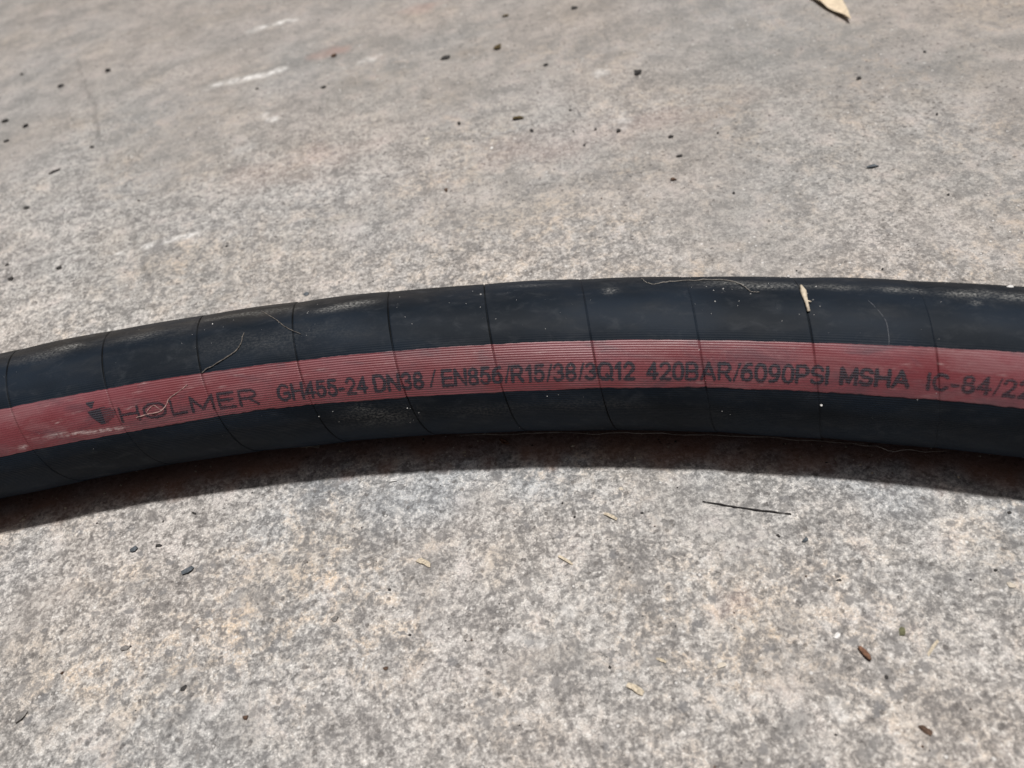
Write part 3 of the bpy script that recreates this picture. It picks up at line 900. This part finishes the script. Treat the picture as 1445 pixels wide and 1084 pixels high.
SMALL = [
    (-0.3167, 0.6539, 4.0, "tiny dark crumb nearest the top left corner"),
    (-0.3017, 0.5491, 4.4, "tiny dark crumb at the left edge, lowest of the three beside it"),
    (-0.2648, 0.4569, 3.8, "tiny dark crumb between the long thin crumb and the hose at left"),
    (-0.2627, 0.4012, 2.6, "tiny dark crumb just above the black crumb at the left edge"),
    (-0.1257, 0.5444, 3.0, "tiny dark crumb just below the brightest white scuff line"),
    (-0.1340, 0.3725, 2.0, "tiny dark crumb just right of the faint white line's end"),
    (-0.1921, 0.4370, 2.4, "tiny dark crumb right of the crack's lower half"),
    (-0.2351, 0.5146, 3.4, "tiny dark crumb touching the middle of the crack"),
    (0.0647, 0.4897, 3.6, "tiny dark crumb between the olive stain and the largest black pebble"),
    (0.0651, 0.4086, 2.1, "tiny dark crumb halfway from the flat olive crumb to the upright one"),
    (0.0773, 0.4059, 2.5, "tiny dark crumb next to the left of the upright black crumb"),
    (0.0682, 0.3929, 2.5, "tiny dark crumb below and left of the upright black crumb"),
    (0.0029, 0.4437, 3.4, "tiny dark crumb above the pale flat chip"),
    (0.0683, 0.4314, 2.4, "tiny dark crumb under the largest black pebble, to its left"),
    (0.2709, 0.4106, 2.4, "tiny dark crumb farthest to the upper right of the concrete"),
    (0.1384, 0.3764, 2.0, "tiny dark crumb right of the three dark crumbs in a row"),
    (0.1283, 0.3229, 2.1, "tiny dark crumb left of the oblong blue-black chip and nearer the hose"),
    (0.2465, 0.3505, 2.4, "tiny dark crumb right of and above the oblong blue-black chip"),
    (0.1690, 0.2490, 1.6, "tiny dark crumb against the back of the hose, right of the splinter"),
    (0.1347, 0.2593, 1.2, "tiny dark crumb against the back of the hose, left of the splinter"),
    (0.2185, 0.2867, 1.7, "tiny dark crumb at the right, between the oblong chip and the hose"),
    (-0.1468, 0.1990, 1.2, "tiny dark crumb just outside the shadow at left"),
    (-0.1342, 0.1995, 2.2, "tiny dark crumb just outside the shadow, above the blue-grey stone"),
    (0.0118, 0.1601, 1.3, "tiny dark crumb in the middle foreground, above the splintered straw"),
    (-0.0523, 0.1288, 1.4, "tiny dark crumb in the foreground below the yellow straw stub"),
    (-0.0580, 0.1473, 1.5, "tiny dark crumb just left of the yellow straw stub"),
    (0.0357, 0.1555, 1.2, "tiny dark crumb right of the cream straw chip under the shadow"),
    (0.0779, 0.1348, 1.6, "tiny dark crumb left of the blue-black chip below the twig"),
    (0.0903, 0.1147, 1.8, "tiny dark crumb above the green mossy crumb"),
    (0.0905, 0.0816, 1.6, "tiny dark crumb below the red-brown husk"),
    (0.1383, 0.1066, 1.5, "tiny dark crumb beside the pale chip at the right edge"),
]
for x, y, sz, lb in SMALL:
    stone("grit_crumb", M_dark, x, y, sz * mm, lb, "crumb", None, 0.55, random.uniform(1.1, 1.7))

for m_, x, y, sz, lb, el, ro in (
    (M_white, 0.0179, 0.4104, 2.4, "bright white glinting grain on the far concrete", 1.3, 1.2),
    (M_pale, -0.0178, 0.4353, 3.4, "pale flat chip on the far concrete left of the olive crumb", 2.0, 0.1),
    (M_white, 0.0821, 0.0972, 2.6, "white gritty chip in the right foreground", 1.6, 0.4),
    (M_pale, 0.1400, 0.1008, 3.0, "pale chip at the right edge of the foreground", 1.6, -0.6),
    (M_pale, 0.0444, 0.0958, 3.2, "cream flake in the right foreground left of the brown husk", 2.0, 0.0),
    (M_pale, 0.0309, 0.1675, 2.0, "small cream chip just in front of the shadow, right of centre", 1.5, -0.8),
):
    stone("pale_chip", m_, x, y, sz * mm, lb, "chip", None, 0.4, el, ro)


def rod(name, pts, rad, mat, flat=1.0, sides=6, taper=True, parent=None, jit=0.25):
    """a bent stalk through 3-D points"""
    pts = [Vector(p) for p in pts]
    b = bmesh.new()
    rings = []
    n = len(pts)
    for i, p in enumerate(pts):
        t = (pts[min(i + 1, n - 1)] - pts[max(i - 1, 0)]).normalized()
        side = t.cross(Vector((0, 0, 1)))
        side = side.normalized() if side.length > 1e-6 else Vector((1, 0, 0))
        u = side.cross(t)
        k = rad * (1.0 if not taper else (0.45 + 0.55 * math.sin(math.pi * (0.12 + 0.76 * i / max(1, n - 1)))))
        k *= random.uniform(0.62, 1.25)
        j = rad * jit
        p = p + Vector((random.uniform(-j, j), random.uniform(-j, j), 0))
        rings.append([b.verts.new(p + side * (k * random.uniform(0.75, 1.2) * math.cos(a)) + u * (k * flat * math.sin(a))) for a in [2 * math.pi * q / sides for q in range(sides)]])
    for r0, r1 in zip(rings[:-1], rings[1:]):
        for q in range(sides):
            b.faces.new((r0[q], r0[(q + 1) % sides], r1[(q + 1) % sides], r1[q]))
    b.faces.new(rings[0][::-1]); b.faces.new(rings[-1])
    bmesh.ops.recalc_face_normals(b, faces=b.faces[:])
    me = bpy.data.meshes.new(name)
    b.to_mesh(me); b.free()
    me.shade_smooth()
    return link(name, me, mat, parent)


def smooth(pts, n=5):
    """Catmull-Rom through the points"""
    P = [np.array(p, float) for p in pts]
    P = [2 * P[0] - P[1]] + P + [2 * P[-1] - P[-2]]
    out = []
    for i in range(1, len(P) - 2):
        for q in range(n):
            t = q / n
            a, b_, c, d = P[i - 1], P[i], P[i + 1], P[i + 2]
            out.append(0.5 * (2 * b_ + (c - a) * t + (2 * a - 5 * b_ + 4 * c - d) * t * t + (3 * b_ - a - 3 * c + d) * t ** 3))
    out.append(P[-2])
    return out


def on_ground(pts, lift):
    return [(x, y, gz(x, y) + lift) for x, y in pts]


def on_hose(pts, lift, wob=0.0):
    return [tuple(tube(s, d, lift + wob * random.random())) for s, d in smooth(pts)]


def sliver(x0, y0, x1, y1, w, t, label, mat=None):
    """a flat torn splinter of straw: ragged outline, bent a little, real thickness"""
    d = Vector((x1 - x0, y1 - y0, 0)); L = d.length; d.normalize()
    n_ = Vector((-d.y, d.x, 0))
    upper, lower = [], []
    K = 5
    for q in range(K + 1):
        u = q / K
        a_ = w / 2 * random.uniform(0.75, 1.1) * (0.55 if q in (0, K) else 1)
        b_ = w / 2 * random.uniform(0.75, 1.1) * (0.9 if q in (0, K) else 1)
        e = random.uniform(-0.06, 0.06)
        upper.append((u + e, a_)); lower.append((u + random.uniform(-0.06, 0.06), -b_))
    out = upper + lower[::-1]
    b = bmesh.new()
    vs = []
    for u, v in out:
        p = Vector((x0, y0, 0)) + d * (L * u) + n_ * v
        vs.append(b.verts.new((p.x, p.y, gz(x0, y0) + t * 0.6 + 0.25 * w * math.sin(3.0 * u) + random.uniform(0, 0.15) * w)))
    for q in range(K):
        b.faces.new((vs[q], vs[q + 1], vs[2 * K - q], vs[2 * K + 1 - q]))
    bmesh.ops.recalc_face_normals(b, faces=b.faces[:])
    bmesh.ops.solidify(b, geom=b.faces[:], thickness=t)
    me = bpy.data.meshes.new("straw")
    b.to_mesh(me); b.free()
    return tag(link("straw", me, mat or M_straw), label, "straw")


# straws, twigs and leaves on the concrete
for q in ((-0.0474, 0.1568, -0.0425, 0.1532, 0.0021, 0.0004, "short stub of yellow straw in front of the hose, left of centre"),
          (0.0030, 0.1456, 0.0070, 0.1413, 0.0011, 0.0003, "thin splintered bit of straw in the middle foreground"),
          (0.0258, 0.1024, 0.0284, 0.1006, 0.0009, 0.0003, "tiny bright straw lying near the bottom right of centre"),
          (0.0146, 0.0965, 0.0188, 0.0926, 0.0021, 0.0004, "broad cream straw flake at the bottom, right of centre"),
          (0.0226, 0.1585, 0.0262, 0.1552, 0.0013, 0.0003, "cream straw chip under the shadow, right of centre"),
          (0.1050, 0.0855, 0.1100, 0.0890, 0.0010, 0.0003, "dull tan straw in the right foreground above the dark flake"),
          (-0.0925, 0.2226, -0.0829, 0.2195, 0.0018, 0.0004, "crumpled yellow straw in the shadow at the hose foot, left")):
    sliver(*q)
tag(rod("twig", on_ground(smooth([(0.0576, 0.1544), (0.0640, 0.1513), (0.0685, 0.1490), (0.0762, 0.1455), (0.0851, 0.1417)]), 0.0005), 0.00032, M_wire), "long thin dark twig lying in front of the hose", "twig")
tag(rod("white_fibre", on_ground(smooth([(-0.0557, 0.1940), (-0.0523, 0.1935)]), 0.0004), 0.0003, M_white), "short white fibre right in front of the shadow, left of centre", "fibre")

def leaf(name, mat, outline, lift, thick, label, cat, curl=0.002):
    """a curled leaf with real thickness: a fan over a smoothed outline, and a midrib"""
    P = [np.array(p) for p in outline]
    c = sum(P) / len(P)
    b = bmesh.new()
    rings = []
    for f in (0.0, 0.4, 0.75, 1.0):
        ring = []
        for p in (P if f else P[:1]):
            q = c + (p - c) * f
            z = gz(*q) + lift + curl * f * f * (0.4 + 0.6 * math.sin(7 * q[0] * 100 + q[1] * 300) ** 2)
            ring.append(b.verts.new((q[0], q[1], z)))
        rings.append(ring)
    n = len(P)
    for q in range(n):
        b.faces.new((rings[0][0], rings[1][q], rings[1][(q + 1) % n]))
        for k in (1, 2):
            b.faces.new((rings[k][q], rings[k + 1][q], rings[k + 1][(q + 1) % n], rings[k][(q + 1) % n]))
    bmesh.ops.recalc_face_normals(b, faces=b.faces[:])
    bmesh.ops.solidify(b, geom=b.faces[:], thickness=thick)
    me = bpy.data.meshes.new(name)
    b.to_mesh(me); b.free()
    me.shade_smooth()
    return tag(link(name, me, mat), label, cat)


leaf("dry_leaf", M_leaf, [(0.2490, 0.4590), (0.2478, 0.4650), (0.2462, 0.4705), (0.2450, 0.4750), (0.2436, 0.4800), (0.2420, 0.4880), (0.2412, 0.4960), (0.2390, 0.5060), (0.2400, 0.5150), (0.2450, 0.5200),
                          (0.2520, 0.5180), (0.2570, 0.5080), (0.2580, 0.4980), (0.2560, 0.4890), (0.2545, 0.4820), (0.2528, 0.4740), (0.2512, 0.4670)], 0.0006, 0.0003, "pale tan dry leaf at the far top edge of the concrete", "leaf", 0.003)
leaf("seed_husk", M_husk, [(0.0862, 0.0922), (0.0872, 0.0920), (0.0881, 0.0905), (0.0886, 0.0888), (0.0884, 0.0873), (0.0876, 0.0874), (0.0868, 0.0890), (0.0862, 0.0908)], 0.0006, 0.0005, "red-brown seed husk on the right foreground concrete", "husk", 0.0008)
leaf("leaf_scrap", M_husk, [(-0.0100, 0.2020), (-0.0085, 0.2016), (-0.0068, 0.1998), (-0.0058, 0.1978), (-0.0072, 0.1980), (-0.0090, 0.1996)], 0.0008, 0.0003, "brown leaf scrap lying in the hose's shadow", "leaf", 0.0015)
stone("moss_crumb", M_green, 0.1011, 0.0938, 3.2 * mm, "green mossy crumb right of the red-brown husk", "moss", None, 0.5, 1.6, 1.0)

# things caught on the hose
sp = link("wood_splinter", None)
sp.location = tuple(tube(0.1709, 90.6, 0.0003))
tag(sp, "pale split wood splinter lying on top of the hose", "splinter")
sp_inv = Matrix.Translation(-sp.location)
for pts, rd, fl in (([(0.1700, 105), (0.1705, 97), (0.1713, 86), (0.1720, 78.8)], 0.00095, 0.5), ([(0.1710, 87), (0.1718, 87.5), (0.1727, 86.7)], 0.0003, 0.6)):
    o = rod("shaft" if rd > 0.0005 else "barb", [tuple(tube(a_, d_, 0.0006)) for a_, d_ in pts], rd, M_wood, fl, 5, True, None, 0.1)
    o.data.transform(sp_inv); o.parent = sp
tag(rod("rootlet", on_hose([(-0.0462, 55.8), (-0.0440, 58.6), (-0.0419, 59.9), (-0.0363, 65.0), (-0.0328, 69.1), (-0.0310, 74.4), (-0.0302, 84.4)], 0.0002, 0.0004), 0.00021, M_fibre), "thin bent rootlet on the black rubber above the first letters", "rootlet")
rt_ = link("rootlet", None)
rt_.location = tuple(tube(-0.0654, 34.0, 0.0004))
tag(rt_, "pale forked rootlet stuck across the first letters of the red stripe", "rootlet")
for nm, pts, rd in (("main_root", [(-0.0742, 31.0), (-0.0693, 32.0), (-0.0654, 32.4), (-0.0632, 33.9), (-0.0612, 37.5), (-0.0598, 41.1), (-0.0551, 45.6), (-0.0521, 48.9)], 0.00025),
                    ("side_root", [(-0.0700, 33.0), (-0.0686, 35.6), (-0.0666, 37.8), (-0.0654, 36.3), (-0.0639, 33.0)], 0.00020)):
    o = rod(nm, on_hose(pts, 0.0003, 0.0003), rd, M_pinkf)
    o.data.transform(Matrix.Translation(-rt_.location)); o.parent = rt_
tag(rod("twig", on_hose([(-0.0259, 108.1), (-0.0192, 94.9), (-0.0137, 83.9), (-0.0078, 76.5)], 0.0002, 0.0003), 0.00019, M_fibre), "thin tan twig on top of the hose at left", "twig")
tag(rod("cobweb_thread", on_hose([(0.1162, 118), (0.1180, 110), (0.1200, 106.5), (0.1216, 107.1), (0.1262, 110.6), (0.1347, 113.0), (0.1420, 114.0), (0.1479, 110.2), (0.1514, 102.4), (0.1536, 96.3), (0.1564, 95.6)], 0.0002, 0.0004), 0.00017, M_web), "dusty cobweb thread along the upper back of the hose", "cobweb")
tag(rod("hair", on_hose([(0.1906, 90.4), (0.1936, 81.4), (0.1957, 73.4), (0.1966, 62.1), (0.1967, 57.5)], 0.0002, 0.0002), 0.00006, M_hair), "fine pale hair on the hose right of the splinter", "hair")
for s, d, sz, el, lb in ((0.1886, 101.0, 2.0, 1.6, "white chip on top of the hose just right of the splinter"), (0.2347, 121.0, 3.0, 2.2, "white chip at the hose's upper back edge, far right"),
                         (0.1972, 94.2, 1.9, 2.0, "flat white chip on the hose between scuffs at right")):
    p = tube(s, d, -0.0002)
    stone("white_chip", M_white, p[0], p[1], sz * mm, lb, "chip", None, 0.5, el, random.uniform(-0.5, 0.5) + (1.2 if s < 0.19 else 0), z=p[2])

# cobweb hanging along the lower front of the hose
web = link("cobweb", None)
web.location = tuple(tube(0.12, -25, 0.001))
tag(web, "dusty cobweb sagging along the underside of the hose", "cobweb")
for a, b_, sag in ((0.045, 0.085, 0.0006), (0.075, 0.125, 0.0008), (0.11, 0.16, 0.0007), (0.15, 0.195, 0.0006), (0.190, 0.222, 0.0020)):
    pts = []
    for q in range(15):
        t = q / 14
        s = a + (b_ - a) * t
        p = tube(s, -31 - 4 * math.sin(t * 9 + a * 50) * 0.4, 0.0010)
        pts.append((p[0], p[1], p[2] - sag * 4 * t * (1 - t) * (1 + 0.5 * math.sin(t * 17))))
    o = rod("strand", pts, 0.00010 + (0.00014 if sag > 0.002 else 0), M_web, 1, 4, True, None, 1.6)
    o.data.transform(Matrix.Translation(-web.location)); o.parent = web


# ---- uncountable dust: grains on the hose, sand on the concrete
def scatter(name, mat, pts, sizes, label):
    V, Fc = [], []
    for (p, s) in zip(pts, sizes):
        k = len(V)
        e = [random.uniform(0.6, 1.4) * s / 2 for _ in range(6)]
        V += [(p[0] + e[0], p[1], p[2]), (p[0] - e[1], p[1], p[2]), (p[0], p[1] + e[2], p[2]), (p[0], p[1] - e[3], p[2]), (p[0], p[1], p[2] + e[4] * 0.8), (p[0], p[1], p[2] - e[5] * 0.5)]
        Fc += [(k, k + 2, k + 4), (k + 2, k + 1, k + 4), (k + 1, k + 3, k + 4), (k + 3, k, k + 4), (k + 2, k, k + 5), (k + 1, k + 2, k + 5), (k + 3, k + 1, k + 5), (k, k + 3, k + 5)]
    o = link(name, mesh_np(name, V, Fc, False), mat)
    return tag(o, label, kind="stuff")


pts, szs = [], []
for q in range(260):
    s = rng.uniform(-0.16, 0.27)
    d = float(np.clip(rng.normal(80, 40), -40, 125))
    pts.append(tube(s, d, 0.0001)); szs.append(float(np.exp(rng.normal(-8.45, 0.45))))
for q in range(60):
    s = rng.choice([0.03, 0.0, 0.083, 0.06, 0.17, 0.145]) + rng.normal(0, 0.006)
    d = rng.choice([85, 100, 105, 10]) + rng.normal(0, 6)
    pts.append(tube(s, d, 0.0001)); szs.append(float(np.exp(rng.normal(-8.0, 0.4))))
scatter("dust_grains", M_white, pts, szs, "fine white dust grains scattered over the black rubber hose")
for nm, mat, num, mu, lb in (("dark_sand", M_dark, 420, -7.45, "fine dark sand scattered on the concrete"), ("pale_sand", M_sandgrain, 1500, -8.0, "fine pale sand glinting on the concrete"), ("brown_sand", M_brown, 160, -7.5, "fine brown sand scattered on the concrete")):
    pts, szs = [], []
    while len(pts) < num:
        x = rng.uniform(-0.36, 0.36); y = 0.06 + 0.62 * rng.random() ** 1.5
        pts.append((x, y, gz(x, y) + 0.0001)); szs.append(float(np.exp(rng.normal(mu, 0.35))))
    scatter(nm, mat, pts, szs, lb)

# litter that has gathered at the foot of the hose
pts, szs = [], []
for q in range(150):
    s = rng.uniform(-0.16, 0.27)
    c = tube(s, 0, rng.uniform(-0.017, 0.0))
    pts.append((c[0], c[1], gz(c[0], c[1]) + 0.0002)); szs.append(float(np.exp(rng.normal(-7.35, 0.45))))
scatter("hose_foot_litter", M_straw, pts, szs, "tan grit and fluff gathered in the shadow along the hose")
